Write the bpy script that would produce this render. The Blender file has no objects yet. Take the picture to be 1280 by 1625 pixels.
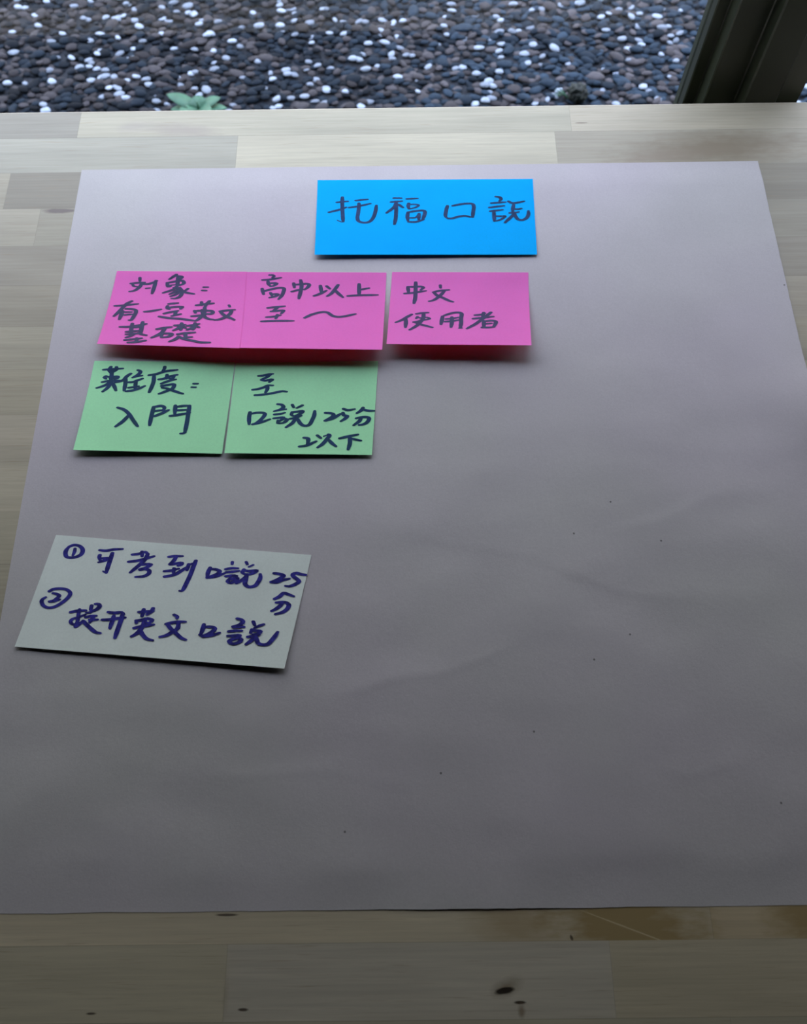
import bpy, bmesh, math, random
import numpy as np
from mathutils import Vector, Matrix, noise

random.seed(7)
rng = np.random.default_rng(11)
C = bpy.context.scene.collection
SC = bpy.context.scene
MM = 0.001
TOP = 0.74                      # height of the table top above the floor

# ------------------------------------------------------------------ camera
cam_d = bpy.data.cameras.new('camera')
cam = bpy.data.objects.new('camera', cam_d)
C.objects.link(cam)
right, up, fwd = (0.99992, -0.00987, -0.00729), (0.01194, 0.91962, 0.39262), (-0.00283, 0.39268, -0.91967)
cam.matrix_world = Matrix(((right[0], up[0], -fwd[0], 0), (right[1], up[1], -fwd[1], 0),
                           (right[2], up[2], -fwd[2], TOP + 0.56), (0, 0, 0, 1)))
cam_d.sensor_fit = 'VERTICAL'
cam_d.sensor_height = 36.0
cam_d.lens = 1357.63 / 1625 * 36.0
cam_d.clip_start = 0.01
cam_d.dof.use_dof = True
cam_d.dof.focus_distance = 0.62
cam_d.dof.aperture_fstop = 11.0
SC.camera = cam

# ------------------------------------------------------------------ daylight and exposure
wd = bpy.data.worlds.new('overcast_daylight')
SC.world = wd
wd.use_nodes = True
bg = wd.node_tree.nodes['Background']
wt = wd.node_tree          # hazy, slightly warm low sky turning bluer and brighter with height
_tc = wt.nodes.new('ShaderNodeTexCoord'); _sp = wt.nodes.new('ShaderNodeSeparateXYZ'); _rp = wt.nodes.new('ShaderNodeValToRGB')
wt.links.new(_tc.outputs['Generated'], _sp.inputs[0]); wt.links.new(_sp.outputs['Z'], _rp.inputs['Fac'])
_rp.color_ramp.elements[0].position = 0.0
_rp.color_ramp.elements[0].color = (.60, .60, .56, 1)
_rp.color_ramp.elements[1].position = .85
_rp.color_ramp.elements[1].color = (.90, .985, 1.37, 1)
_e = _rp.color_ramp.elements.new(.30); _e.color = (.80, .805, .85, 1)
wt.links.new(_rp.outputs['Color'], bg.inputs['Color'])
bg.inputs['Strength'].default_value = 4.75
SC.view_settings.view_transform = 'Standard'
SC.view_settings.look = 'None'
SC.view_settings.exposure = 0.0
SC.view_settings.gamma = 1.0
SC.view_settings.use_curve_mapping = False
WIN_X0, WIN_X1, WIN_HEAD = -1.15, 1.1, 1.19  # unseen side edges and low head, chosen to shape the daylight fall-off

# ------------------------------------------------------------------ helpers
def tag(o, label=None, cat=None, group=None, kind=None):
    if label: o['label'] = label
    if cat: o['category'] = cat
    if group: o['group'] = group
    if kind: o['kind'] = kind
    return o

def mesh_obj(name, verts, faces, mat=None, parent=None, loc=(0, 0, 0), smooth=False):
    me = bpy.data.meshes.new(name)
    me.from_pydata(verts, [], faces)
    me.update()
    if smooth:
        me.polygons.foreach_set('use_smooth', [True] * len(me.polygons))
    o = bpy.data.objects.new(name, me)
    C.objects.link(o)
    o.location = loc
    if mat: me.materials.append(mat)
    if parent: o.parent = parent
    return o

def bm_obj(name, bm, mat=None, parent=None, loc=(0, 0, 0), smooth=False):
    bmesh.ops.recalc_face_normals(bm, faces=bm.faces)
    me = bpy.data.meshes.new(name)
    bm.to_mesh(me); bm.free()
    if smooth:
        me.polygons.foreach_set('use_smooth', [True] * len(me.polygons))
    o = bpy.data.objects.new(name, me)
    C.objects.link(o)
    o.location = loc
    if mat: me.materials.append(mat)
    if parent: o.parent = parent
    return o

def add_box(bm, x0, x1, y0, y1, z0, z1, bevel=0):
    r = bmesh.ops.create_cube(bm, size=1)
    for v in r['verts']:
        v.co = Vector((x0 + (v.co.x + .5) * (x1 - x0), y0 + (v.co.y + .5) * (y1 - y0), z0 + (v.co.z + .5) * (z1 - z0)))
    if bevel:
        es = list({e for v in r['verts'] for e in v.link_edges})
        bmesh.ops.bevel(bm, geom=es, offset=bevel, segments=2, affect='EDGES', profile=.5)

def box(name, x0, x1, y0, y1, z0, z1, mat, parent=None, bevel=0):
    bm = bmesh.new(); add_box(bm, x0, x1, y0, y1, z0, z1, bevel)
    return bm_obj(name, bm, mat, parent)

def sstep(a, b, t):
    t = min(1, max(0, (t - a) / (b - a)))
    return t * t * (3 - 2 * t)

# ------------------------------------------------------------------ materials
class NT:
    def __init__(s, name):
        s.m = bpy.data.materials.new(name); s.m.use_nodes = True
        s.t = s.m.node_tree; s.b = s.t.nodes['Principled BSDF']; s.out = s.t.nodes['Material Output']
    def n(s, typ, **kw):
        nd = s.t.nodes.new(typ)
        for k, v in kw.items():
            if k.startswith('i_'): nd.inputs[k[2:].replace('_', ' ')].default_value = v
            else: setattr(nd, k, v)
        return nd
    def l(s, a, b): s.t.links.new(a, b)
    def math(s, op, a, b=None, clamp=False):
        nd = s.n('ShaderNodeMath', operation=op); nd.use_clamp = clamp
        for i, x in enumerate((a, b)):
            if x is None: continue
            if isinstance(x, (int, float)): nd.inputs[i].default_value = x
            else: s.l(x, nd.inputs[i])
        return nd.outputs[0]
    def mix(s, fac, a, b, mode='MIX'):
        nd = s.n('ShaderNodeMix', data_type='RGBA', blend_type=mode)
        for i, x in ((0, fac), (6, a), (7, b)):
            if isinstance(x, (int, float)): nd.inputs[i].default_value = x
            elif isinstance(x, tuple): nd.inputs[i].default_value = (*x, 1) if len(x) == 3 else x
            else: s.l(x, nd.inputs[i])
        return nd.outputs[2]
    def maprange(s, v, a, b, c, d):
        nd = s.n('ShaderNodeMapRange'); s.l(v, nd.inputs[0])
        for i, x in enumerate((a, b, c, d)): nd.inputs[i + 1].default_value = x
        return nd.outputs[0]
    def coords(s, scale=(1, 1, 1)):
        tc = s.n('ShaderNodeTexCoord'); mp = s.n('ShaderNodeMapping')
        mp.inputs['Scale'].default_value = scale
        s.l(tc.outputs['Object'], mp.inputs['Vector']); return mp.outputs[0]
    def noise(s, vec, scale, detail=3, rough=.5):
        nd = s.n('ShaderNodeTexNoise'); nd.inputs['Scale'].default_value = scale
        nd.inputs['Detail'].default_value = detail; nd.inputs['Roughness'].default_value = rough
        s.l(vec, nd.inputs['Vector']); return nd.outputs['Fac']

def plain(name, col, rough=.6, var=.06, nscale=8, metallic=0, spec=.5, bump=0):
    k = NT(name)
    v = k.noise(k.coords(), nscale, 4)
    f = k.maprange(v, .3, .7, 1 - var, 1 + var)
    k.l(k.mix(1.0, col, f, 'MULTIPLY'), k.b.inputs['Base Color'])
    k.b.inputs['Roughness'].default_value = rough
    k.b.inputs['Metallic'].default_value = metallic
    k.b.inputs['Specular IOR Level'].default_value = spec
    if bump:
        bp = k.n('ShaderNodeBump'); bp.inputs['Strength'].default_value = bump
        bp.inputs['Distance'].default_value = .002
        k.l(v, bp.inputs['Height']); k.l(bp.outputs[0], k.b.inputs['Normal'])
    return k.m

def wood_material():
    k = NT('laminated_birch')
    at = k.n('ShaderNodeAttribute', attribute_name='stave')
    rowa = k.n('ShaderNodeAttribute', attribute_name='row')
    tc = k.n('ShaderNodeTexCoord')
    sh = k.n('ShaderNodeVectorMath', operation='SCALE'); k.l(at.outputs['Color'], sh.inputs[0]); sh.inputs[3].default_value = 9.0
    ad = k.n('ShaderNodeVectorMath', operation='ADD'); k.l(tc.outputs['Object'], ad.inputs[0]); k.l(sh.outputs[0], ad.inputs[1])
    def mp(sc, src=ad.outputs[0]):
        m = k.n('ShaderNodeMapping'); m.inputs['Scale'].default_value = sc; k.l(src, m.inputs['Vector']); return m.outputs[0]
    fine = k.noise(mp((14, 420, 1)), 1.0, 5, .6)
    broad = k.noise(mp((5, 60, 1)), 1.0, 3, .55)
    pore = k.noise(mp((40, 900, 1)), 1.0, 2, .5)
    blotch = k.noise(mp((9, 22, 1)), 1.0, 2, .5)
    c = k.mix(1.0, at.outputs['Color'], k.maprange(fine, .3, .7, .90, 1.08), 'MULTIPLY')
    c = k.mix(1.0, c, k.maprange(broad, .3, .7, .92, 1.07), 'MULTIPLY')
    c = k.mix(1.0, c, k.maprange(blotch, .3, .7, .95, 1.05), 'MULTIPLY')
    c = k.mix(k.maprange(pore, .60, .78, 0, .38), c, (.30, .22, .13))
    # knots, heartwood flames and scratches that belong to single staves: x, y, rx, ry (mm), tilt, row, colour, strength, softness
    dist = k.noise(mp((60, 160, 1), tc.outputs['Object']), 1.0, 3, .6)
    for (x, y, rx, ry, rot, row, col, st, soft) in WOOD_MARKS:
        m = k.n('ShaderNodeMapping', vector_type='TEXTURE')
        m.inputs['Location'].default_value = (x * MM, y * MM, 0); m.inputs['Rotation'].default_value = (0, 0, math.radians(rot))
        m.inputs['Scale'].default_value = (rx * MM, ry * MM, 1)
        k.l(tc.outputs['Object'], m.inputs['Vector'])
        sep = k.n('ShaderNodeVectorMath', operation='MULTIPLY'); k.l(m.outputs[0], sep.inputs[0]); sep.inputs[1].default_value = (1, 1, 0)
        ln = k.n('ShaderNodeVectorMath', operation='LENGTH'); k.l(sep.outputs[0], ln.inputs[0])
        d = k.math('ADD', ln.outputs['Value'], k.math('MULTIPLY', k.math('SUBTRACT', dist, .5), 1.1 if soft > .3 else .5))
        f = k.maprange(d, 1 - soft, 1 + soft * .3, st, 0)
        if row is not None:
            f = k.math('MULTIPLY', f, k.math('LESS_THAN', k.math('ABSOLUTE', k.math('SUBTRACT', rowa.outputs['Fac'], float(row))), .5))
        c = k.mix(f, c, col)
    k.l(c, k.b.inputs['Base Color'])
    k.b.inputs['Roughness'].default_value = .52
    k.b.inputs['Specular IOR Level'].default_value = .35
    bp = k.n('ShaderNodeBump'); bp.inputs['Strength'].default_value = .08; bp.inputs['Distance'].default_value = .0006
    k.l(fine, bp.inputs['Height']); k.l(bp.outputs[0], k.b.inputs['Normal'])
    return k.m

BROWN = (.34, .25, .11)
WOOD_MARKS = [
    (-192, 607, 34, 9, -8, 0, (.36, .32, .26), .7, .7),
    (-235, 612, 18, 7, 10, 0, (.38, .345, .29), .5, .7),
    (275, 578, 85, 20, 3, 1, (.25, .21, .14), .85, .75),
    (225, 570, 50, 8, 5, 1, (.30, .25, .18), .55, .7),
    (60, -22, 34, 22, -40, 16, (.36, .27, .14), .6, .7),
    (128, -26, 52, 24, -12, 16, BROWN, .95, .55),
    (238, -20, 30, 24, 0, 16, BROWN, .9, .6),
    (-288, 518.2, 15, 2.6, 1.5, 3, (.17, .14, .12), .95, .35),
    (158.6, 610, 6, .45, 0, 0, (.10, .07, .05), .95, .3),
    (127, -28.5, 31, .45, -20, 16, (.62, .52, .33), .7, .4),
    (54.5, -58.5, 10, 4.5, 25, 17, (.22, .17, .10), .7, .8),
    (53.2, -60.4, 5.6, 1.9, 12, 17, (.025, .018, .012), 1.0, .35),
    (61.9, -66.4, 3.8, .9, 0, 17, (.05, .035, .02), 1.0, .4),
    (62.5, -71, 2.2, 4.2, 0, 17, (.20, .14, .08), .7, .7),
    (-109, -19.5, 7, .8, 0, 16, (.08, .06, .045), .9, .4),
    (-183, -69.8, 3.2, .7, 0, 17, (.06, .045, .03), .95, .4),
    (-96.5, -68.6, 3, .9, 0, 17, (.06, .045, .03), .95, .4),
    (94, -33.4, 1, 2, 20, 16, (.07, .05, .03), .9, .4),
    (-107, -62, 2, 13, 0, 17, (.38, .32, .22), .5, .8),
]

PAPER_SPECKS = [(117.7, 220.9), (178, 214.5), (148.8, 147.9), (123.2, 131.1), (80.3, 85), (-39.8, 26), (145.9, 244.8), (304.2, 432), (20, 60), (230, 40)]

def paper_material():
    k = NT('grey_kraft_paper')
    v = k.coords()
    fibre = k.noise(v, 900, 4, .65); cloud = k.noise(v, 14, 4, .55); fine = k.noise(v, 190, 3, .6)
    tint = k.noise(v, 4.5, 2, .5)
    c = k.mix(k.maprange(tint, .35, .65, 0, 1), (.545, .512, .535), (.53, .522, .505))
    c = k.mix(1.0, c, k.maprange(fibre, .3, .7, .95, 1.05), 'MULTIPLY')
    c = k.mix(1.0, c, k.maprange(cloud, .3, .7, .965, 1.035), 'MULTIPLY')
    tc = k.n('ShaderNodeTexCoord')
    for (x, y) in PAPER_SPECKS:
        m = k.n('ShaderNodeVectorMath', operation='DISTANCE'); m.inputs[1].default_value = (x * MM, y * MM, 0)
        fl = k.n('ShaderNodeVectorMath', operation='MULTIPLY'); fl.inputs[1].default_value = (1, 1, 0)
        k.l(tc.outputs['Object'], fl.inputs[0]); k.l(fl.outputs[0], m.inputs[0])
        c = k.mix(k.maprange(m.outputs['Value'], .0005, .0009, .75, 0), c, (.05, .045, .04))
    k.l(c, k.b.inputs['Base Color'])
    k.b.inputs['Roughness'].default_value = .8
    k.b.inputs['Specular IOR Level'].default_value = .2
    bp = k.n('ShaderNodeBump'); bp.inputs['Strength'].default_value = .35; bp.inputs['Distance'].default_value = .0005
    h = k.math('ADD', k.math('MULTIPLY', fine, .5), k.math('MULTIPLY', fibre, .25))
    k.l(h, bp.inputs['Height']); k.l(bp.outputs[0], k.b.inputs['Normal'])
    return k.m

def note_material(name, col, trans, glow=.3):
    k = NT(name)
    v = k.coords()
    n1 = k.noise(v, 700, 3, .6); n2 = k.noise(v, 25, 3, .5)
    c = k.mix(1.0, col, k.maprange(n1, .3, .7, .97, 1.03), 'MULTIPLY')
    c = k.mix(1.0, c, k.maprange(n2, .3, .7, .975, 1.025), 'MULTIPLY')
    k.l(c, k.b.inputs['Base Color'])
    k.b.inputs['Roughness'].default_value = .75
    k.b.inputs['Specular IOR Level'].default_value = .05
    tr = k.n('ShaderNodeBsdfTranslucent'); tr.inputs['Color'].default_value = (*trans, 1)
    mx = k.n('ShaderNodeMixShader'); mx.inputs[0].default_value = glow
    k.l(k.b.outputs[0], mx.inputs[1]); k.l(tr.outputs[0], mx.inputs[2]); k.l(mx.outputs[0], k.out.inputs['Surface'])
    return k.m

def ink_material(name, col, col2):
    k = NT(name)
    v = k.coords()
    n1 = k.noise(v, 260, 3, .6)
    k.l(k.mix(k.maprange(n1, .38, .62, 0, 1), col, col2), k.b.inputs['Base Color'])
    k.b.inputs['Roughness'].default_value = .55
    k.b.inputs['Specular IOR Level'].default_value = .12
    return k.m

def glass_material():
    k = NT('window_glass')
    k.t.nodes.remove(k.b)
    tr = k.n('ShaderNodeBsdfTransparent'); tr.inputs['Color'].default_value = (.96, .97, .97, 1)
    gl = k.n('ShaderNodeBsdfGlossy'); gl.inputs['Roughness'].default_value = 0.0
    fr = k.n('ShaderNodeFresnel'); fr.inputs['IOR'].default_value = 1.45
    mx = k.n('ShaderNodeMixShader')
    ge = k.n('ShaderNodeNewGeometry')      # reflect once, on the entry face of the pane
    k.l(k.math('MULTIPLY', fr.outputs[0], k.math('SUBTRACT', 1.0, ge.outputs['Backfacing'])), mx.inputs[0])
    k.l(tr.outputs[0], mx.inputs[1]); k.l(gl.outputs[0], mx.inputs[2])
    k.l(mx.outputs[0], k.out.inputs['Surface'])
    return k.m

def attr_material(name, attr, rough=.5, spec=.4, nscale=120, var=.15):
    k = NT(name)
    at = k.n('ShaderNodeAttribute', attribute_name=attr)
    v = k.noise(k.coords(), nscale, 3, .6)
    k.l(k.mix(1.0, at.outputs['Color'], k.maprange(v, .3, .7, 1 - var, 1 + var), 'MULTIPLY'), k.b.inputs['Base Color'])
    k.b.inputs['Roughness'].default_value = rough
    k.b.inputs['Specular IOR Level'].default_value = spec
    return k.m

M_wall = plain('wall_plaster', (.10, .083, .062), .85, .04, 5)
M_floor = plain('floor_tiles_grey', (.08, .07, .06), .6, .1, 6)
M_frame = plain('dark_bronze_aluminium', (.025, .031, .017), .36, .1, 30, spec=.5)
M_glass = glass_material()
M_ground = plain('dark_mortar', (.006, .010, .015), .9, .3, 60, bump=.5)
M_pebble = attr_material('river_pebbles', 'tint', .7, .10)
M_wood = wood_material()
M_leg = plain('painted_steel_leg', (.05, .05, .05), .5, .05, 10)
M_paper = paper_material()

# ------------------------------------------------------------------ the room
box('floor', -2.4, 2.4, -2.6, .72, -.12, 0, M_floor)['kind'] = 'structure'
box('ceiling', -2.4, 2.4, -2.6, .72, 2.5, 2.6, M_wall)['kind'] = 'structure'
box('wall_left', -2.5, -2.4, -2.6, .72, 0, 2.5, M_wall)['kind'] = 'structure'
box('wall_right', 2.4, 2.5, -2.6, .72, 0, 2.5, M_wall)['kind'] = 'structure'
box('wall_back', -2.5, 2.5, -2.7, -2.6, 0, 2.5, M_wall)['kind'] = 'structure'
bm = bmesh.new()                              # the window wall around the opening
add_box(bm, -2.4, WIN_X0, .66, .72, 0, 2.5)
add_box(bm, WIN_X1, 2.4, .66, .72, 0, 2.5)
add_box(bm, WIN_X0, WIN_X1, .66, .72, WIN_HEAD, 2.5)  # unseen wall above, brought down low to steepen the light fall-off
bm_obj('wall_front', bm, M_wall)['kind'] = 'structure'

# window: frame members and two panes
win = bpy.data.objects.new('window_1', None); C.objects.link(win); win.location = (0, .7, 0)
tag(win, kind='structure')
def wpart(name, bm, mat): 
    o = bm_obj(name, bm, mat); o.parent = win; o.location = (0, -.7, 0); return o
prof = [(273, 712), (273, 689), (274, 688), (283.2, 688), (284, 687.2), (284, 669), (285, 668), (312, 668), (313, 667), (313, 651),
        (314.5, 649.5), (342, 649.5), (343.5, 651), (345, 657), (366, 657), (367, 658), (367, 712)]
bm = bmesh.new()
lo = [bm.verts.new((x * MM, y * MM, .05)) for x, y in prof]
hi = [bm.verts.new((x * MM, y * MM, WIN_HEAD)) for x, y in prof]
for i in range(len(prof)):
    j = (i + 1) % len(prof); bm.faces.new((lo[i], lo[j], hi[j], hi[i]))
bm.faces.new(lo); bm.faces.new(hi)
wpart('mullion', bm, M_frame)
bm = bmesh.new(); add_box(bm, WIN_X0, WIN_X1, .67, .715, 0, .05, .002); wpart('bottom_rail', bm, M_frame)
bm = bmesh.new(); add_box(bm, WIN_X0, WIN_X1, .67, .715, WIN_HEAD - .04, WIN_HEAD, .002); wpart('head_rail', bm, M_frame)
bm = bmesh.new(); add_box(bm, WIN_X0, WIN_X0 + .05, .67, .715, .05, WIN_HEAD - .04, .002); wpart('jamb', bm, M_frame)
bm = bmesh.new(); add_box(bm, WIN_X1 - .05, WIN_X1, .67, .715, .05, WIN_HEAD - .04, .002); wpart('jamb', bm, M_frame)
for (a, b) in ((WIN_X0 + .05, .273), (.367, WIN_X1 - .05)):
    bm = bmesh.new(); add_box(bm, a, b, .699, .704, .05, WIN_HEAD - .04); wpart('glass_pane', bm, M_glass)

# ------------------------------------------------------------------ pebble-covered ground outside
box('ground', -30, 30, .72, 40, -.12, -.003, M_ground)['kind'] = 'structure'
def pebbles():
    bm = bmesh.new(); bmesh.ops.create_icosphere(bm, subdivisions=2, radius=1)
    tv = np.array([v.co[:] for v in bm.verts]); tf = np.array([[v.index for v in f.verts] for f in bm.faces]); bm.free()
    nv = len(tv)
    X0, X1, Y0, Y1, st = -1.45, 1.45, 1.15, 2.15, .0150
    V = []; F = []; K = []; n = 0
    y = Y0
    while y < Y1:
        x = X0
        while x < X1:
            px, py = x + random.uniform(-.5, .5) * st, y + random.uniform(-.5, .5) * st
            big = random.random()
            r = random.uniform(.0068, .0105) if big < .86 else random.uniform(.0105, .0150)
            cl = noise.noise((px * 9, py * 9, 3.1)); cl2 = noise.noise((px * 4, py * 6, 8.7)); haze = sstep(-.25, .25, px)  # reflected haze of the glass towards the right, painted into the pebble colours
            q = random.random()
            white = q < (.13 + .16 * cl) * (1 - .35 * haze)
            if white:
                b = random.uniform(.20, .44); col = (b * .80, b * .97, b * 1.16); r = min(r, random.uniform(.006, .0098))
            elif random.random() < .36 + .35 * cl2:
                b = random.uniform(.022, .060) * (1 + .5 * haze); col = (b * 1.0, b * .97, b * 1.03)
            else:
                b = random.uniform(.005, .024) * (1 + 1.3 * haze); col = (b * .55, b * .95, b * 1.40)
            a = random.gauss(0, .55); ca, sa = math.cos(a), math.sin(a)
            sx, sy, sz = r * random.uniform(1.05, 1.45), r * random.uniform(.70, .95), r * random.uniform(.30, .50)
            ph = rng.uniform(0, 6.28, 3)
            p = tv * (1 + .13 * np.sin(tv[:, [1, 2, 0]] * 2.6 + ph)) * (sx, sy, sz)
            px_ = p[:, 0] * ca - p[:, 1] * sa + px; py_ = p[:, 0] * sa + p[:, 1] * ca + py
            zz = random.uniform(-.004, .004) + (.002 if white else 0)
            V.append(np.stack([px_, py_, p[:, 2] + zz], 1)); F.append(tf + n); n += nv
            K.append(np.tile((*col, 1), (nv, 1)))
            x += st
        y += st
    V = np.concatenate(V); F = np.concatenate(F); K = np.concatenate(K)
    me = bpy.data.meshes.new('gravel')
    me.vertices.add(len(V)); me.vertices.foreach_set('co', V.ravel())
    me.loops.add(F.size); me.loops.foreach_set('vertex_index', F.ravel().astype(np.int32))
    me.polygons.add(len(F)); me.polygons.foreach_set('loop_start', np.arange(0, F.size, 3, dtype=np.int32))
    me.polygons.foreach_set('use_smooth', np.ones(len(F), bool))
    me.update(calc_edges=True)
    at = me.color_attributes.new('tint', 'FLOAT_COLOR', 'POINT'); at.data.foreach_set('color', K.ravel())
    me.materials.append(M_pebble)
    o = bpy.data.objects.new('gravel', me); C.objects.link(o)
    return tag(o, 'bed of grey, brown and white river pebbles outside the window', 'gravel', kind='stuff')
pebbles()

# ------------------------------------------------------------------ small plants on the gravel
M_leaf = plain('weed_leaf', (.035, .12, .065), .55, .2, 60)
M_leafd = plain('dark_tuft_leaf', (.006, .012, .008), .7, .3, 80)
def blade(length, width, lift, droop, curl=.2):
    vs, fs = [], []
    N = 9
    for i in range(N + 1):
        t = i / N
        w = width * (math.sin(math.pi * min(1, t * .9 + .1)) ** .8) * .5 + 1e-5
        x = length * t; z = lift * t - droop * t * t
        for s in (-1, 0, 1): vs.append((x, s * w, z + (abs(s) * w * curl)))
    for i in range(N):
        for s in (0, 1):
            a = i * 3 + s; fs.append((a, a + 1, a + 4, a + 3))
    return vs, fs
def blade_obj(parent, length, width, lift, droop, rot, mat, name='leaf'):
    vs, fs = blade(length, width, lift, droop)
    o = mesh_obj(name, vs, fs, mat, parent, smooth=True)
    o.rotation_euler = (0, 0, rot)
    m = o.modifiers.new('thickness', 'SOLIDIFY'); m.thickness = .0006
    return o
weed = bpy.data.objects.new('weed', None); C.objects.link(weed); weed.location = (-.416, 1.457, .010)
tag(weed, 'small bright green weed growing in the pebbles behind the table edge', 'plant')
for i, (a, ln) in enumerate(((-.15, .062), (.25, .05), (2.9, .064), (3.35, .056), (1.1, .024), (2.1, .022), (-.6, .045), (3.8, .045), (1.6, .026), (4.9, .036), (5.6, .04))):
    blade_obj(weed, ln, .024 + .004 * (i % 3), (.010 + .005 * (i % 3)) * (1.5 if math.sin(a) < .5 else .9), .006, a, M_leaf)
bm = bmesh.new(); bmesh.ops.create_cone(bm, segments=8, radius1=.003, radius2=.0015, depth=.022, cap_ends=True)
bmesh.ops.translate(bm, verts=bm.verts, vec=(0, 0, .008)); bm_obj('stem', bm, M_leaf, weed, smooth=True)

tuft = bpy.data.objects.new('moss_tuft', None); C.objects.link(tuft); tuft.location = (.364, 1.482, .004)
tag(tuft, 'small dark moss clump with a thin green blade on the pebbles', 'plant')
bm = bmesh.new(); bmesh.ops.create_icosphere(bm, subdivisions=4, radius=.019)
for v in bm.verts:
    k = 1 + .35 * noise.noise(v.co * 160) + .25 * noise.noise(v.co * 420)
    v.co = Vector((v.co.x * k * 1.05, v.co.y * k, v.co.z * k * .95 + .012))
bm_obj('clump', bm, M_leafd, tuft, smooth=True)
for i in range(5):
    blade_obj(tuft, .030 + .004 * (i % 2), .004, .028 - .004 * i, .008, 2.6 + i * .22, M_leaf, 'blade').location = (-.016, .004 * i - .008, 0)

# ------------------------------------------------------------------ the table
def table():
    X0, X1, Y0, Y1, TH = -.80, .80, -.24, .6306, .028
    rows = [(Y1, .6000)] + [(.6000 - .0397 * i, .6000 - .0397 * (i + 1)) for i in range(21)]
    rows = [(a, max(b, Y0)) for a, b in rows if a > Y0 + 1e-4]
    fixed = {   # joints seen in the photograph (mm) and stave colours
        0: ([-285, 149.5], [(.295, .285, .22), (0.427, 0.410, 0.295), (0.464, 0.430, 0.310)]),  # left piece darker: light fall-off towards the left put into its colour
        1: ([-143.3, 134.3], [(0.391, 0.385, 0.295), (0.515, 0.490, 0.352), (0.381, 0.355, 0.260)]),
        2: ([-336], [(0.381, 0.355, 0.255), (0.273, 0.255, 0.189)]),
        3: ([-304, 240], [(0.391, 0.365, 0.268), (0.350, 0.330, 0.242), (0.314, 0.295, 0.220)]),
        4: ([250], [(0.335, 0.310, 0.233), (0.309, 0.285, 0.216)]),
        5: ([180], [(0.350, 0.320, 0.233), (0.391, 0.355, 0.264)]),
        6: ([-40, 290], [(0.412, 0.380, 0.273), (0.433, 0.390, 0.273), (0.381, 0.345, 0.246)]),
        7: ([100], [(0.412, 0.375, 0.264), (0.422, 0.385, 0.273)]),
        16: ([177.3], [(.565, .50, .355), (.55, .46, .30)]),
        17: ([-107.3, 115.9], [(.52, .475, .34), (.55, .51, .405), (.53, .475, .335)]),
    }
    vs, fs, cols, rid = [], [], [], []
    def quad(x0, x1, y0, y1, c, r):
        n = len(vs); vs.extend([(x0, y0, 0), (x1, y0, 0), (x1, y1, 0), (x0, y1, 0)]); fs.append((n, n + 1, n + 2, n + 3)); cols.append(c); rid.append(r)
    gap = .00025
    for i, (a, b) in enumerate(rows):
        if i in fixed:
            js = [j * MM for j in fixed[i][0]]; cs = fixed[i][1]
        else:
            js = []; x = X0 + random.uniform(.1, .35)
            while x < X1 - .1: js.append(x); x += random.uniform(.25, .5)
            cs = []
            for _ in range(len(js) + 1):
                t = random.uniform(.86, 1.06); cs.append((.46 * t, .42 * t * random.uniform(.98, 1.02), .305 * t))
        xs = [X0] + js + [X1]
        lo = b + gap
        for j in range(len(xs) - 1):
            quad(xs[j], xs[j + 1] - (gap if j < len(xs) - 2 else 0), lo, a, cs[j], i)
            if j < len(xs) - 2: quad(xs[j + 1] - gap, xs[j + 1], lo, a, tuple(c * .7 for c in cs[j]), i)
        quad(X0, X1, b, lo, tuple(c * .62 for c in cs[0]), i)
    # body below the top skin, with an eased arris along every side
    ez = .0012
    def ring(o, z): return [(X0 - o, Y0 - o, z), (X1 + o, Y0 - o, z), (X1 + o, Y1 + o, z), (X0 - o, Y1 + o, z)]
    lv = [ring(0, 0), ring(ez * .7, -ez * .3), ring(ez, -ez), ring(ez, -TH)]
    base = len(vs)
    for r in lv: vs.extend(r)
    for l in range(3):
        for q in range(4):
            a = base + l * 4 + q; b = base + l * 4 + (q + 1) % 4
            fs.append((a, a + 4, b + 4, b)); cols.append((.60, .54, .42)); rid.append(99)
    fs.append((base + 12, base + 13, base + 14, base + 15)[::-1]); cols.append((.6, .54, .42)); rid.append(99)
    o = mesh_obj('wooden_table', vs, fs, M_wood, loc=(0, 0, TOP))
    me = o.data
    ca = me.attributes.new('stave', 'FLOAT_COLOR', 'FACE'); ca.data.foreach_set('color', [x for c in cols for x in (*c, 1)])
    ra = me.attributes.new('row', 'FLOAT', 'FACE'); ra.data.foreach_set('value', [float(r) for r in rid])
    tag(o, 'pale laminated birch wood table standing by the window', 'table')
    for x in (X0 + .06, X1 - .06):
        for y in (Y0 + .06, Y1 - .06):
            bm = bmesh.new(); add_box(bm, x - .025, x + .025, y - .025, y + .025, -TOP, -TH, .003)
            bm_obj('leg', bm, M_leg, o)
    return o
table()

# ------------------------------------------------------------------ the large sheet of paper
PX0, PX1, PY0, PY1 = -275.5, 306.0, -17.6, 563.0
def crease(x, y, pts, w):
    best = 1e9; side = 0
    for (a, b) in zip(pts, pts[1:]):
        ax, ay = a; bx, by = b; dx, dy = bx - ax, by - ay
        t = min(1, max(0, ((x - ax) * dx + (y - ay) * dy) / (dx * dx + dy * dy)))
        d = math.hypot(x - ax - t * dx, y - ay - t * dy)
        if d < best:
            best = d; side = 1 if (dx * (y - ay) - dy * (x - ax)) > 0 else -1
    return best, side
CREASES = [([(-30, 112), (-3, 121), (18, 120.5), (47, 131), (62, 137)], 11, 0.31),
           ([(110, 190), (150, 176), (182, 172)], 11, 0.20),
           ([(160, 60), (176, 56), (200, 62)], 9, 0.24),
           ([(55, 52), (62, 68), (66, 82)], 9, 0.19),
           ([(-110, 58), (-60, 62), (0, 52)], 12, 0.19),
           ([(215, 250), (180, 232), (150, 226)], 14, 0.20),
           ([(20, 215), (80, 205), (125, 188)], 15, 0.19)]
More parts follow.
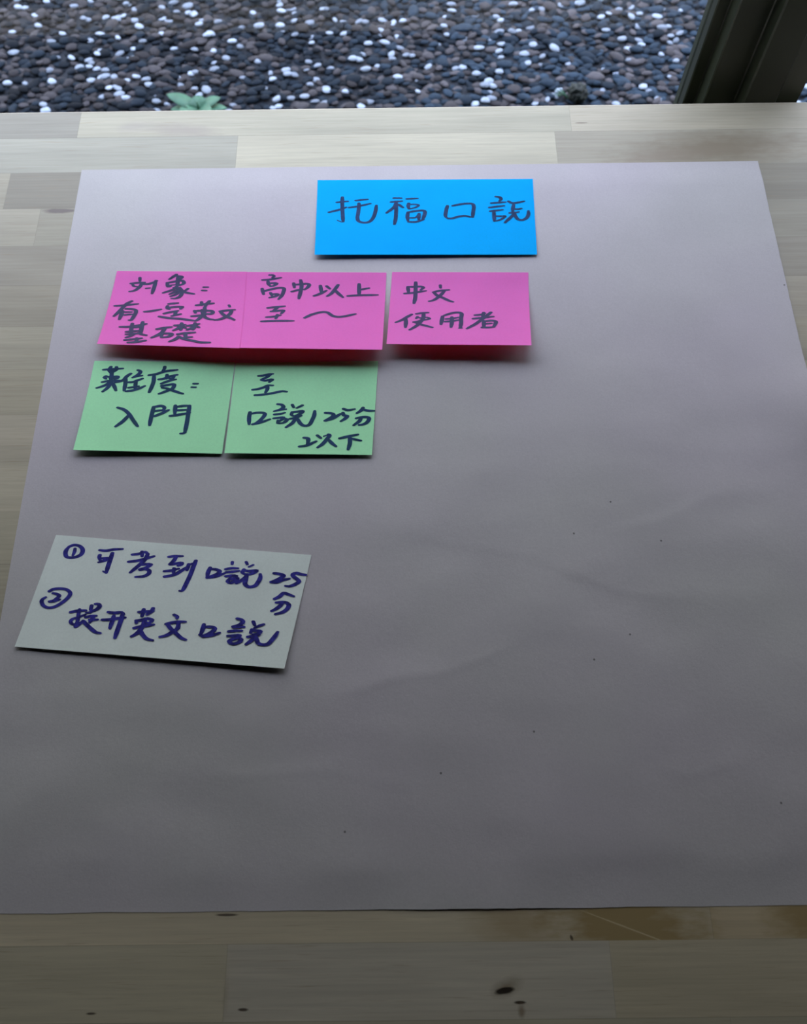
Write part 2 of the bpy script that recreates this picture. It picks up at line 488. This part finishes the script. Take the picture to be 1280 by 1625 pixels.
def paper_h(x, y):
    """height of the paper above the table in mm"""
    zone = 1 - sstep(330, 430, y) * (1 - sstep(160, 260, x))
    zone *= 1 - .75 * (1 - sstep(-60, 20, x)) * sstep(120, 200, y)
    n = noise.noise((x / 105, y / 62, 1.7)) * .95 + noise.noise((x / 46, y / 31, 5.2)) * .68 + noise.noise((x / 19, y / 14, 9.4)) * .17
    h = .55 + n * .62 * (.25 + .75 * zone)
    for pts, w, amp in CREASES:
        d, s = crease(x, y, pts, w)
        if d < w * 3:
            h += amp * math.exp(-d / w * 1.9) * (1.0 if s > 0 else .62) * (1 if s > 0 else math.exp(-d / 3.0))
    h += 3.2 * math.exp(-((x - 306) / 34) ** 2 - ((y - 318) / 42) ** 2)              # lifted right edge
    e = min(sstep(0, 30, x - PX0), sstep(0, 26, PY1 - y), sstep(0, 30, y - PY0))
    front = .42 * math.exp(-((x - 40) / 55) ** 2 - ((y + 17) / 16) ** 2)              # slightly lifted front edge
    return max(.015, .02 + (h - .02) * min(1, .04 + .96 * e) + front)
def paper():
    nx, ny = 190, 190
    vs, fs = [], []
    for layer in (0, 1):
        for j in range(ny + 1):
            y = PY0 + (PY1 - PY0) * j / ny
            for i in range(nx + 1):
                x = PX0 + (PX1 - PX0) * i / nx
                xx, yy = x, y
                if j == 0: yy += .5 * noise.noise((x / 40, 0, 2)) + .25 * noise.noise((x / 7, 3, 2))
                if i == nx: xx += .5 * noise.noise((y / 50, 4, 2)) + .3 * noise.noise((y / 8, 4, 7))
                vs.append((xx * MM, yy * MM, (paper_h(x, y) + (.08 if layer else 0)) * MM))
    W = nx + 1; L = W * (ny + 1)
    for j in range(ny):
        for i in range(nx):
            a = j * W + i
            fs.append((a, a + W, a + W + 1, a + 1))
            fs.append((L + a, L + a + 1, L + a + W + 1, L + a + W))
    for i in range(nx):
        fs.append((i, i + 1, L + i + 1, L + i)); a = ny * W + i; fs.append((a + 1, a, L + a, L + a + 1))
    for j in range(ny):
        a = j * W; fs.append((a + W, a, L + a, L + a + W)); a = j * W + nx; fs.append((a, a + W, L + a + W, L + a))
    o = mesh_obj('paper_sheet', vs, fs, M_paper, loc=(0, 0, TOP), smooth=True)
    o.data.set_sharp_from_angle(angle=math.radians(40))
    return tag(o, 'large creased sheet of grey kraft paper spread on the wooden table', 'paper')
paper()

# ------------------------------------------------------------------ sticky notes and their handwriting
# name, plan corners TL TR BR BL (mm on the table), lift of the two lower corners (mm), characters (strokes in 1/10000 of the note's width and height)
NOTE_DATA = [
 ('blue', [(-71.8, 547.4), (111.3, 545.7), (109.0, 464.1), (-71.6, 465.6)], 3.2, 1.6, [
  ('托', [(1, '1170,2336 1185,3967 1236,5627'), (0.5, '1259,5660 1157,5659 964,5425'), (1, '926,3031 1425,2906'), (1, '579,4357 1118,3966 1353,3704'), (1, '1799,2812 2333,2655'), (1, '1938,3181 1942,3646 1914,4509 1885,5105 1944,5569 2171,5770 2418,5673 2595,5180 2704,4321 2745,3459'), (1, '1500,3739 1907,3579 2472,3222')]),
  ('福', [(1, '3551,2508 3892,2514'), (1, '3427,3038 3915,2913'), (1, '3665,3075 3553,3737 3215,4494'), (1, '3654,3141 3656,4334 3634,5259 3579,6016'), (1, '3756,3342 3972,3776'), (1, '4154,2618 4642,2560'), (1, '4233,3217 4210,3614 4243,3946'), (0.75, '4255,3383 4482,3353 4686,3456 4572,3752 4255,3979'), (1, '4198,4408 4175,5002 4197,5529'), (1, '4209,4408 4571,4248 4888,4187 4977,4419 4930,5012 4861,5406'), (0.8, '4231,5168 4569,5106 4683,4679'), (1, '4706,4613 4693,5404'), (1, '4231,5694 4568,5698 4906,5406')]),
  ('口', [(1, '6013,3575 5945,4261 5914,4893 5957,5156'), (1, '6028,5262 6208,5264 6517,5032 6806,4931 7057,5091'), (1, '6257,3579 6567,3399 6894,3298 7147,3328 7225,3699 7190,4384 7155,5119')]),
  ('説', [(1, '8254,2387 8424,2456 8488,2755 8417,2952'), (1, '8039,3243 8345,3182 8675,3121'), (1, '7940,3835 8293,3709 8611,3615'), (1, '7979,4329 8240,4234 8535,4140'), (1, '8136,4397 8138,5053 8141,5641'), (0.8, '8184,4988 8454,4991 8646,4994 8494,5351 8288,5577 8130,5641'), (1, '8824,3024 9001,3258 9297,3164 9537,3036'), (1, '9054,3490 9011,4015 8994,4409'), (1, '9056,4049 9236,4084 9396,3988'), (1, '8867,4571 9070,4541 9275,4445'), (1, '9068,4672 8903,5128 8621,5842'), (1, '9049,4475 9107,5000 9213,5392 9391,5525 9597,5299 9708,4811 9717,4321')]),
 ]),
 ('p1', [(-231.5, 453.7), (-126.6, 451.4), (-125.0, 371.3), (-235.7, 379.3)], 7, 10.5, [
  ('対', [(1, '1874,857 1924,1309'), (1, '1277,1642 1818,1539 2312,1484'), (0.8, '1388,1686 1557,2006 1981,2042'), (1, '2091,1625 1986,2088 1677,2560 1305,2711'), (1, '2154,1716 2621,1660 2969,1471 3209,1241'), (1, '3130,1242 3100,1970 3023,2941'), (1, '2504,2260 2759,2207')]),
  ('象', [(1, '4644,416 4428,686 4142,1046'), (1, '4685,594 5093,722 4888,1123'), (1, '4024,1495 4124,1991 4329,1941'), (1, '4077,1494 4639,1305 5158,1207 5292,1560 4997,1791'), (0.8, '4316,1805 4779,1705'), (1, '4779,770 4828,1659 4807,2021'), (1, '4799,1931 4528,2392 3842,2824'), (1, '4607,2116 5049,2378 5246,2830 5133,3292 4846,3532 4563,3542'), (1, '4945,2381 4615,2756 4353,2994'), (1, '5073,2652 4797,3026 4458,3267'), (1, '5662,2227 5429,2551'), (1, '5024,2106 5329,2599 5708,2771 6159,2895'), (1, '4711,2114 5169,2558')]),
  ('：', [(1, '6847,2001 7160,1994'), (1, '6762,2425 7060,2435')]),
  ('有', [(1, '484,4704 970,4650 1607,4490 2122,4368'), (1, '1636,4015 1302,4400 1032,5090 821,5646 604,6135'), (1, '1147,5392 1112,5906 1063,6558'), (1, '1358,5077 1761,5094 2068,5217 2136,5587 2047,6135 1934,6618 1791,6625'), (1, '1311,5521 1816,5499'), (1, '1368,5928 1893,5802')]),
  ('一', [(1, '2765,5410 3241,5302 3918,5038')]),
  ('定', [(1, '4427,4284 5079,4148'), (1, '4361,4564 4347,4869 4526,4993'), (1, '4526,4775 4989,4670 5461,4652 5345,4916'), (1, '4216,5600 4685,5378 5183,5183'), (1, '5047,5232 5036,5581 4994,5845'), (1, '4835,5895 5438,5607'), (1, '3913,6025 4729,6207 5435,6261 6004,6365 6526,6471')]),
  ('英', [(1, '6481,4397 7038,4248 7716,4095'), (1, '6824,3957 6859,4383'), (1, '7409,3809 7224,4198 7156,4543'), (1, '7116,4630 7132,5404 6826,6196 6576,6512'), (1, '6403,5132 6501,5431'), (1, '6407,5175 6920,5111 7674,5123 7700,5466 7236,5529'), (1, '6284,5874 6788,5764 7243,5615'), (1, '6956,4980 7107,5664 7276,6002 7572,6205 7878,6251')]),
  ('文', [(1, '8893,4308 8953,4517'), (1, '8286,5141 8794,4992 9329,4885'), (1, '8342,5267 8652,5682 9044,5965 9386,6225'), (1, '9128,5063 9014,5495 8670,5939 8317,6214 7952,6300')]),
  ('基', [(1, '1282,7564 2097,7479 3093,7079'), (1, '2096,7076 2118,7816 2212,8659'), (1, '2811,6829 2826,7567 2873,8516'), (1, '2252,7597 2710,7521'), (1, '1822,8236 2244,8127 2720,7996'), (1, '1871,8572 2507,8431 2879,8357'), (1, '2386,8543 2180,8820 1910,9016'), (1, '2709,8314 2955,8511 3296,8619'), (1, '1881,9368 2457,9228 3027,9036'), (1, '2677,9056 2725,9583'), (1, '2175,9700 2725,9583 3342,9356')]),
  ('礎', [(1, '3948,7740 4473,7534 4952,7404'), (1, '4527,7531 4378,8116 4105,8553 3720,8943'), (1, '4349,8328 4414,8851'), (1, '4404,8325 4891,8299 5120,8391 4886,8719 4468,8848'), (1, '5175,7183 5526,7113 5904,7042'), (1, '5636,6847 5669,7419 5653,7786'), (1, '5597,7266 5412,7589 5142,7865'), (1, '5756,7206 5980,7507'), (1, '6085,7189 6458,7066 6882,6889'), (1, '6598,6799 6597,7371 6518,7688'), (1, '6533,7270 6340,7541 6112,7730'), (1, '6687,7159 6923,7334'), (1, '5498,8370 6023,8184 6690,8043'), (1, '6055,8235 6100,8912'), (1, '6137,8753 6536,8678'), (1, '5614,8678 5413,9056 5048,9392'), (1, '5587,8679 6111,9016 6669,9193 7224,9369 7867,9353')]),
 ]),
 ('p2', [(-127.6, 451.4), (-13.4, 449.0), (-16.6, 368.9), (-127.0, 372.0)], 10.3, 10, [
  ('高', [(1, '1760,384 1952,382 2080,535 1963,690'), (1, '1277,1002 1798,936 2556,697'), (1, '1667,1183 1717,1553 1865,1770'), (1, '1712,1429 2059,1394 2287,1423 2106,1705 1866,1801'), (1, '1286,2090 1357,2502 1425,2852'), (1, '1406,2438 1917,2178 2466,1983 2816,2042 2803,2549 2686,3061 2513,3449'), (1, '1901,2623 2023,3005'), (1, '1945,2814 2431,2808 2236,3099 1861,3264')]),
  ('中', [(1, '3487,1381 3561,1940'), (1, '3564,1566 3911,1531 4360,1434 4591,1556 4483,1931 4284,2184'), (1, '3407,2447 3834,2252 4248,2153'), (1, '3961,978 4055,1654 4017,2472 3932,3366')]),
  ('以', [(1, '5384,1653 5444,2140 5502,2594'), (1, '4996,2982 5443,2671 5824,2287'), (1, '5825,1723 6067,2058'), (1, '6634,1566 6424,2130 6193,2662 5914,3009'), (1, '6471,2280 6737,2732 7022,3148')]),
  ('上', [(1, '8112,1441 8157,2867'), (1, '8217,2148 8816,1954'), (1, '7370,2968 8157,2867 9446,2814')]),
  ('至', [(1, '1806,4599 2389,4479 2972,4360'), (1, '2508,4500 2183,5060'), (1, '2066,5062 2474,5000 2912,4938 2785,5330'), (1, '1784,5828 2279,5752 2738,5554'), (1, '2530,5501 2440,6007'), (1, '1465,6396 2486,6310 3685,6288')]),
  ('〜', [(1, '4455,5860 4961,5406 5593,5096 6005,5133 6375,5549 6792,5709 7314,5589 7977,5301')]),
 ]),
 ('p3', [(-8.8, 449.5), (100.9, 447.2), (97.0, 371.2), (-13.3, 375.0)], 8.5, 10, [
  ('中', [(1, '1216,2039 1292,2709'), (1, '1214,1972 1626,1967 2163,1927 2346,2058 2175,2374'), (1, '1029,2882 1651,2772 2075,2631 2536,2490'), (1, '1769,1338 1797,2635 1798,3515 1730,4235')]),
  ('文', [(1, '3575,1711 3600,2075'), (1, '3095,2684 3501,2477 4214,2347'), (1, '3150,2751 3408,3152 3769,3418 4201,3786 4523,3985'), (1, '3860,2539 3654,3013 3413,3423 3136,3768 2821,3923')]),
  ('使', [(1, '1608,5787 1304,6140 935,6599 529,6920'), (1, '1207,6385 1244,6943 1231,7608'), (1, '1956,5690 2374,5565 2777,5510'), (1, '2038,6092 1957,6337'), (0.8, '2005,6162 2252,6262 2705,6185 2919,6390 2608,6500'), (1, '1798,6863 2126,6752 2400,6573 2781,6462'), (1, '2463,5598 2430,6364 2137,7136 1871,7561 1537,7953'), (1, '1922,6931 2277,7169 2628,7337 3119,7574')]),
  ('用', [(1, '3820,6002 3772,6577 3725,7154'), (1, '3953,5885 4431,5572 4931,5449 5164,5635 5130,6247 5135,6936 5083,7629'), (1, '5026,7654 5178,7628'), (1, '4076,6380 4517,6296 4937,6135'), (1, '4024,6741 4444,6680 4941,6518'), (1, '4476,6105 4485,6871 4435,7526')]),
  ('者', [(1, '6128,5809 6551,5726 6821,5531'), (1, '6725,5457 6666,6067'), (1, '5994,6308 6550,6184 7415,5978'), (1, '7245,5410 6974,5833 6626,6373 6128,7072 5559,7698'), (1, '6741,6601 6737,7523'), (1, '6855,6637 7276,6553 7581,6663 7539,7047 7422,7433'), (1, '6892,7020 7274,6937'), (1, '6623,7525 7041,7517 7460,7433')]),
 ]),
 ('g1', [(-238.6, 368.5), (-130.0, 365.8), (-134.0, 286.3), (-242.7, 289.9)], 3.5, 1.5, [
  ('難', [(1, '785,1007 1300,943 2127,846'), (1, '1264,663 1172,1029 1316,1335'), (1, '1652,685 1687,965 1479,1249 1362,1419'), (1, '1371,1082 1448,1810 1467,2482'), (1, '1055,1732 934,1875 1096,2040'), (1, '1135,1815 1517,1809 1895,1774 1785,2000 1366,1980'), (1, '885,2409 1233,2290 1610,2256 2230,2217'), (1, '1417,2371 1186,2712 871,2942 580,3087'), (1, '1509,2538 1308,3101 1052,3497'), (1, '1605,2480 1803,2924 1965,3367'), (1, '2756,1424 2516,1736 2296,2188 1775,2449'), (1, '2475,1961 2526,2631 2533,3356'), (1, '3231,1025 3421,1162 3322,1499 2950,1869'), (1, '3047,1811 3277,1695 3582,1634'), (1, '2636,2405 3047,2370 3334,2169 3657,1968'), (1, '3244,2283 3248,2729 3279,3118'), (1, '2817,3016 3220,2924 3486,2836'), (1, '2695,3408 3132,3316 3551,3085 3914,2800')]),
  ('度', [(1, '5082,605 5075,857 4995,1081'), (1, '4078,1587 4584,1450 5175,1134 5992,954'), (1, '4433,1648 4476,2316 4410,2929 4307,3514'), (1, '4825,2043 5164,1970 5517,1714 6051,1510'), (1, '5340,1522 5337,1967'), (1, '5849,1569 5753,1960 5539,1908'), (1, '5054,2528 5375,2300 5702,2128 6002,2023'), (1, '5100,2778 5519,2659 5889,2569 5973,2706 5875,3067 5494,3351 5014,3665'), (1, '5174,2970 5531,3074 5969,3287 6334,3473 6658,3604')]),
  ('：', [(1, '7315,2476 7591,2471'), (1, '7234,2865 7476,2871')]),
  ('入', [(1, '2350,5255 2809,5474 3203,5925 3577,6602 3972,7274'), (1, '3185,6155 2889,6775 2474,7359')]),
  ('門', [(1, '4816,5116 4785,6034 4780,7135'), (1, '4864,5115 5327,4989 5564,5175 5528,5481'), (1, '4967,5572 5476,5444'), (1, '4989,6143 5426,5827 5880,5434'), (1, '6300,4927 6355,5840'), (1, '6388,5078 6852,4952 7279,4919'), (1, '7279,4919 7279,5815 7291,6796 7265,7844'), (1, '7284,7806 7181,7936 6997,7964'), (1, '6478,5457 7088,5365'), (1, '6073,6075 6581,5948 7362,5700')]),
 ]),
 ('g2', [(-129.5, 365.2), (-19.9, 365.3), (-24.3, 283.6), (-131.9, 286.0)], 3.0, 1.8, [
  ('至', [(1, '1721,1511 2050,1481 2453,1333 2686,1315'), (1, '2513,1400 2257,1705 1941,1921'), (1, '1944,1965 2198,2057 2495,1973 2712,1933 2511,2216'), (1, '1416,3062 1794,2978 2192,2784 2426,2589 2769,2593'), (1, '2418,2677 2414,3028 2315,3378'), (1, '1623,3657 2057,3617 2598,3512 3268,3300 3510,3237 3775,3305')]),
  ('口', [(1, '1398,5545 1384,6162 1437,6874'), (1, '1512,5708 1913,5610 2363,5643 2423,5902 2175,6419 1915,6742 1661,6872'), (1, '1681,6872 2194,6677 2818,6320')]),
  ('説', [(1, '3256,4671 3526,4737 3666,4997 3479,5255 3063,5449'), (1, '3521,5287 3844,5223'), (1, '3108,5804 3470,5739 3787,5610'), (1, '3096,6223 3458,6158 3740,6125 3710,6285 3407,6607'), (1, '3396,6447 3375,6735'), (1, '3747,6221 3999,6349 3817,6669 3499,6767'), (1, '4262,4740 4382,5031'), (1, '4961,4807 4611,5096'), (1, '4313,5546 4271,5835 4421,5963'), (1, '4354,5546 4717,5482 5041,5450 4816,5771 4503,5963'), (1, '4197,6271 4596,6155 4947,5912'), (1, '4600,6219 4389,6730 3993,7178'), (1, '4726,6283 4961,6791 5259,7012 5575,6883 5746,6343 5841,5898 5854,5419')]),
  ('25', [(1, '6603,5622 6996,5675 7173,5807 7053,6097 6599,6467'), (1, '6667,6467 7160,6202 7547,5833 7776,5674'), (1, '7808,5622 7889,5885 8130,5964 7976,6253 7718,6516'), (1, '7820,5199 8132,5332 8586,5227')]),
  ('分', [(1, '9173,5070 9051,5359 8776,5648'), (1, '9216,5254 9493,5386 9936,5413'), (1, '8769,6199 9085,6093 9457,6066 9632,6197 9547,6561 9289,6822 8988,6901'), (1, '9088,6146 8970,6511 8618,6929')]),
  ('上', [(1, '5291,8280 5557,8339 5598,8682 5557,8994'), (1, '5049,9220 5523,9088 6139,8644')]),
  ('以', [(1, '6183,8019 6441,8297'), (1, '6944,7918 7030,8011 6851,8417 6598,8917 6279,9293'), (0.6, '6632,8108 6944,7918'), (1, '6976,8478 7238,8846 7516,9150')]),
  ('下', [(1, '7733,8313 8247,8122 8942,7898'), (1, '8413,8213 8444,8828 8357,9473'), (1, '8500,8335 8827,8424 9175,8542')]),
 ]),
 ('w', [(-246.7, 224.4), (-66.1, 207.0), (-81.1, 126.9), (-262.0, 144.1)], 1.2, 2.4, [
  ('①', [(1, '670,989 835,798 1056,848 1224,1137 1237,1546 1104,1821 911,1948 713,1917 612,1572 612,1252 670,989'), (0.85, '919,1103 940,1373 928,1740')]),
  ('可', [(1, '1893,1080 2135,1080 2420,912 2734,808'), (1, '1954,1502 1958,1729 2033,1987'), (1, '2064,1800 2326,1750 2221,1952 2003,2174'), (1, '2407,1234 2408,1916 2408,2459 2416,3043'), (0.7, '2285,2933 2422,3087')]),
  ('考', [(1, '3190,1238 3426,1134 3647,915 3776,1128'), (1, '3521,909 3579,1342'), (1, '3133,1910 3460,1748 3728,1520 4026,1228'), (1, '3768,1070 3732,1549 3583,2107 3326,2858'), (1, '3632,2098 3842,1999 4004,1998 3881,2286 3638,2507'), (1, '3670,2560 3852,2438 4016,2553 4030,2842 3868,3106 3585,3206')]),
  ('到', [(1, '4606,1178 4818,1079 5111,1024'), (1, '4878,1157 4825,1520 4716,1835'), (1, '4744,1859 4951,1732 5162,1633 5160,1810 5050,1919'), (1, '4604,2500 4838,2398 5107,2172'), (1, '4933,2175 4964,2608'), (1, '4667,2984 5007,2745 5208,2386 5383,2002'), (1, '5444,1698 5439,2255'), (1, '5451,1755 5582,1613'), (1, '5672,1331 5642,1895 5623,2542 5572,3307 5505,4041 5405,4117')]),
  ('口', [(1, '6288,1861 6262,2336 6281,2751'), (1, '6354,1972 6544,1986 6684,2108 6631,2365 6392,2632'), (1, '6284,2775 6558,2625 6706,2474 6880,2268')]),
  ('説', [(1, '7069,1192 7081,1389'), (1, '6899,1894 7103,1757 7340,1727'), (1, '6951,2156 7160,2068 7407,1947'), (1, '6973,2522 7199,2405 7347,2427 7308,2631 7121,2813'), (1, '7165,2658 7097,2965 7233,3062 7391,2812 7430,2608 7273,2687'), (1, '7593,1094 7658,1305'), (0.75, '7889,1311 7744,1512'), (1, '7587,1789 7559,2091 7697,2213'), (1, '7619,1882 7828,1892 8078,1795 7952,2066 7764,2249'), (1, '7759,2201 7695,2558 7442,3071'), (1, '7755,2350 7757,2742 7775,3082 7944,3294 8156,3157 8241,2798 8280,2398 8246,2084')]),
  ('25', [(1, '8760,1909 8912,1916 9136,2035 9068,2244 8912,2488 8717,2703'), (1, '8741,2717 8934,2698 9093,2490 9373,2276'), (1, '9946,1828 9778,1806 9604,1731 9479,1844 9497,2020 9655,2240 9765,2434 9709,2622 9580,2825 9443,2957 9307,2948')]),
  ('分', [(1, '9016,4169 9170,3928 9298,3587 9423,3634 9694,3794'), (1, '9122,4464 9294,4397 9473,4398 9597,4585 9574,4938 9443,5241 9186,5481'), (1, '9334,4494 9261,4788 9141,5055 9012,5236')]),
  ('②', [(0.9, '529,5080 655,4862 883,4766 1130,4791 1317,5021 1344,5297 1255,5700 1093,6115 925,6391 716,6500 513,6363 386,6038 392,5792 478,5618'), (0.9, '704,5224 837,5252 967,5403 901,5661 810,5854 659,5952'), (0.9, '677,5966 848,5899 1029,5708')]),
  ('提', [(1, '1607,6728 1819,6580 2141,6476'), (0.8, '1897,6413 1925,6906 1971,7329 1956,7718 1804,7704 1718,7505 1776,7279 1957,7116 2174,6817'), (1, '2297,6012 2317,6400'), (1, '2425,5857 2535,5837 2602,6042 2530,6316 2340,6547'), (1, '2206,6659 2349,6611'), (1, '2227,7044 2396,6926 2593,6868'), (1, '2502,6885 2480,7234 2438,7456'), (1, '2407,7247 2552,7220 2694,7172'), (1, '1970,7929 2065,7698 2172,7420'), (1, '2183,7375 2361,7685 2598,8026 2780,8247 2955,8300')]),
  ('开', [(1, '3002,6467 3230,6489 3497,6396 3594,6551'), (1, '2879,7159 3130,7091 3424,6928 3687,6814'), (1, '3248,6745 3254,7175 3255,7818'), (1, '3552,6515 3563,7117 3556,7847 3556,8612')]),
  ('英', [(1, '4131,6246 4308,6189 4502,6105 4639,6056'), (1, '4279,5980 4284,6313 4292,6597'), (1, '4608,5822 4585,6113 4460,6399'), (1, '4130,6983 4163,7213'), (1, '4134,7006 4344,6896 4527,6743 4726,6848 4651,7051'), (1, '4447,6758 4438,7280 4382,7761 4287,8106 4141,8367'), (1, '4141,7641 4380,7456 4609,7342 4816,7209'), (1, '4512,7077 4664,7143'), (1, '4392,7759 4538,8153 4720,8445 4956,8541')]),
  ('文', [(1, '5463,6234 5604,6374 5602,6517'), (1, '5267,7077 5471,6921 5721,6803 5950,6760'), (1, '5307,7070 5501,7457 5728,7790 5953,8121 6155,8270'), (1, '5719,6945 5733,7367 5577,7724 5395,8039 5185,8209')]),
  ('口', [(1, '6661,6850 6665,7298 6649,7689'), (1, '6737,7045 6914,7012 7076,7072 7098,7247 6978,7538 6790,7782 6619,7755'), (1, '6738,7881 6957,7780 7156,7624 7317,7460')]),
  ('説', [(1, '7827,6127 7973,6185 8069,6383 7954,6662 7734,6832'), (1, '7777,6888 7955,6833 8153,6788'), (1, '7648,7276 7866,7171 8100,7127'), (1, '7666,7656 7861,7598 8074,7537 7995,7806 7818,8009'), (1, '7857,7874 7756,8105 7906,8288 8106,8124 8184,7855 8026,7758'), (1, '8444,6269 8534,6574'), (0.85, '8850,6429 8701,6586 8544,6830'), (1, '8466,6951 8454,7252'), (1, '8494,7031 8676,7018 8809,7057 8738,7241 8567,7359'), (1, '8394,7604 8582,7484 8788,7360'), (1, '8618,7647 8539,7916 8393,8239'), (1, '8653,7470 8745,7792 8831,8072 9023,8162 9193,8046 9300,7688 9385,7290 9434,6982')]),
 ]),
]

LOOK = {  # paper colour, colour seen through, ink, second ink shade, label, group
    'blue': ((.0, .44, .98), (.0, .25, .9), (.003, .030, .105), (.008, .048, .16),
             'wide bright blue sticky note with four handwritten characters, topmost on the grey paper', None),
    'p1': ((.985, .25, .76), (1.0, .19, .13), (.05, .036, .10), (.042, .055, .12),
           'pink sticky note with three lines of handwriting, at the left end of the pink row', 'pink sticky notes in a row'),
    'p2': ((.985, .25, .76), (1.0, .19, .13), (.052, .036, .105), (.042, .055, .125),
           'pink sticky note with a wavy dash in its second line, middle of the pink row', 'pink sticky notes in a row'),
    'p3': ((.99, .26, .78), (1.0, .19, .13), (.055, .034, .11), (.045, .052, .125),
           'pink sticky note standing apart by a gap at the right end of the pink row', 'pink sticky notes in a row'),
    'g1': ((.46, .97, .54), (.25, .65, .25), (.012, .055, .10), (.016, .05, .15),
           'green sticky note with two large characters in its lower line, left of the green pair', 'green sticky notes side by side'),
    'g2': ((.46, .97, .54), (.25, .65, .25), (.012, .055, .10), (.016, .05, .15),
           'green sticky note with three lines and the number 25, right of the green pair', 'green sticky notes side by side'),
    'w': ((.86, .95, .88), (.6, .7, .6), (.022, .022, .17), (.05, .048, .36),
          'wide pale mint sticky note with circled numbers in violet ink, lowest on the paper', None),
}
RISE = {'p1': .30}
NIB_X, NIB_Y = 3.35, 2.0          # broad felt nib: thick down strokes, thinner cross strokes (mm)

def spline(P, step):
    if len(P) == 2: Q = [P[0], P[0], P[1], P[1]]
    else: Q = [(2 * P[0][0] - P[1][0], 2 * P[0][1] - P[1][1])] + P + [(2 * P[-1][0] - P[-2][0], 2 * P[-1][1] - P[-2][1])]
    out = []
    for i in range(1, len(Q) - 2):
        a, b, c, d = Q[i - 1:i + 3]
        n = max(2, int(math.hypot(c[0] - b[0], c[1] - b[1]) / step))
        for k in range(n):
            t = k / n
            out.append(tuple(.5 * (2 * b[m] + (c[m] - a[m]) * t + (2 * a[m] - 5 * b[m] + 4 * c[m] - d[m]) * t * t + (3 * b[m] - a[m] - 3 * c[m] + d[m]) * t ** 3) for m in (0, 1)))
    out.append(tuple(P[-1]))
    return out

def curl(v): return max(0, (v - .12) / .88) ** 1.7

def sticky_note(key, corners, lift_l, lift_r, chars):
    tl, tr, br, bl = [Vector((*p, 0)) for p in corners]
    col, seen, ink1, ink2, label, group = LOOK[key]
    org = tl.copy()
    Wd, Hd = (tr - tl).length, (bl - tl).length
    def surf(u, v, dz=0):
        p = tl * (1 - u) * (1 - v) + tr * u * (1 - v) + br * u * v + bl * (1 - u) * v
        z = paper_h(p.x, p.y) * (1 - .6 * min(1, curl(v) * 1.5)) + .28 + RISE.get(key, 0) + (lift_l * (1 - u) + lift_r * u) * curl(v)
        return ((p.x - org.x) * MM, (p.y - org.y) * MM, (z + dz) * MM)
    nu, nv = 36, 36
    vs, fs = [], []
    for layer in (0, 1):
        for j in range(nv + 1):
            for i in range(nu + 1): vs.append(surf(i / nu, j / nv, .12 * layer))
    W = nu + 1; L = W * (nv + 1)
    for j in range(nv):
        for i in range(nu):
            a = j * W + i
            fs.append((a, a + 1, a + W + 1, a + W)); fs.append((L + a, L + a + W, L + a + W + 1, L + a + 1))
    for i in range(nu):
        fs.append((i + 1, i, L + i, L + i + 1)); a = nv * W + i; fs.append((a, a + 1, L + a + 1, L + a))
    for j in range(nv):
        a = j * W; fs.append((a, a + W, L + a + W, L + a)); a = j * W + nu; fs.append((a + W, a, L + a, L + a + W))
    note = mesh_obj('sticky_note', vs, fs, note_material('note_' + key, col, seen, .31 if key[0] == 'p' else .06), loc=(org.x * MM, org.y * MM, TOP), smooth=False)
    tag(note, label, 'sticky note', group)
    mi = ink_material('ink_' + key, ink1, ink2)
    ns = 0
    for ch, strokes in chars:
        cv, cf = [], []
        for sc, data in strokes:
            # work in nib space, where the pen tip is a unit disc
            P = [(int(a) / 1e4 * Wd / NIB_X, int(b) / 1e4 * Hd / NIB_Y) for a, b in (p.split(',') for p in data.split())]
            S = spline(P, .3)
            n = len(S); dz = .17 + .003 * ns; ns += 1
            acc = [0]
            for a, b in zip(S, S[1:]): acc.append(acc[-1] + math.hypot(b[0] - a[0], b[1] - a[1]))
            tot = max(acc[-1], 1e-6)
            def put(x, y): cv.append(surf(x * NIB_X / Wd, y * NIB_Y / Hd, dz)); return len(cv) - 1
            rad = []
            for i in range(n):
                t = acc[i]; e0 = min(1, t / 1.2); e1 = min(1, (tot - t) / 1.6)
                rad.append(.5 * sc * (.84 + .16 * e0) * (.70 + .30 * e1))
            prev = None
            for i in range(n):
                a, b = S[max(0, i - 1)], S[min(n - 1, i + 1)]
                dx, dy = b[0] - a[0], b[1] - a[1]; q = math.hypot(dx, dy) or 1
                nx_, ny_ = -dy / q * rad[i], dx / q * rad[i]
                cur = (put(S[i][0] + nx_, S[i][1] + ny_), put(S[i][0] - nx_, S[i][1] - ny_))
                if prev: cf.append((prev[0], prev[1], cur[1], cur[0]))
                prev = cur
                if i in (0, n - 1) or i % 3 == 0:
                    cf.append([put(S[i][0] + rad[i] * math.cos(k * math.pi / 7), S[i][1] + rad[i] * math.sin(k * math.pi / 7)) for k in range(14)])
        me_faces = []
        for f in cf:      # all faces look up
            p = [Vector(cv[i]) for i in f]
            nz = sum((p[i].x * p[(i + 1) % len(p)].y - p[(i + 1) % len(p)].x * p[i].y) for i in range(len(p)))
            me_faces.append(tuple(f) if nz > 0 else tuple(reversed(f)))
        o = mesh_obj('written_character', cv, me_faces, mi, note)
        o['label'] = 'handwritten ' + ch
    return note

for key, corners, ll, lr, chars in NOTE_DATA:
    sticky_note(key, corners, ll, lr, chars)
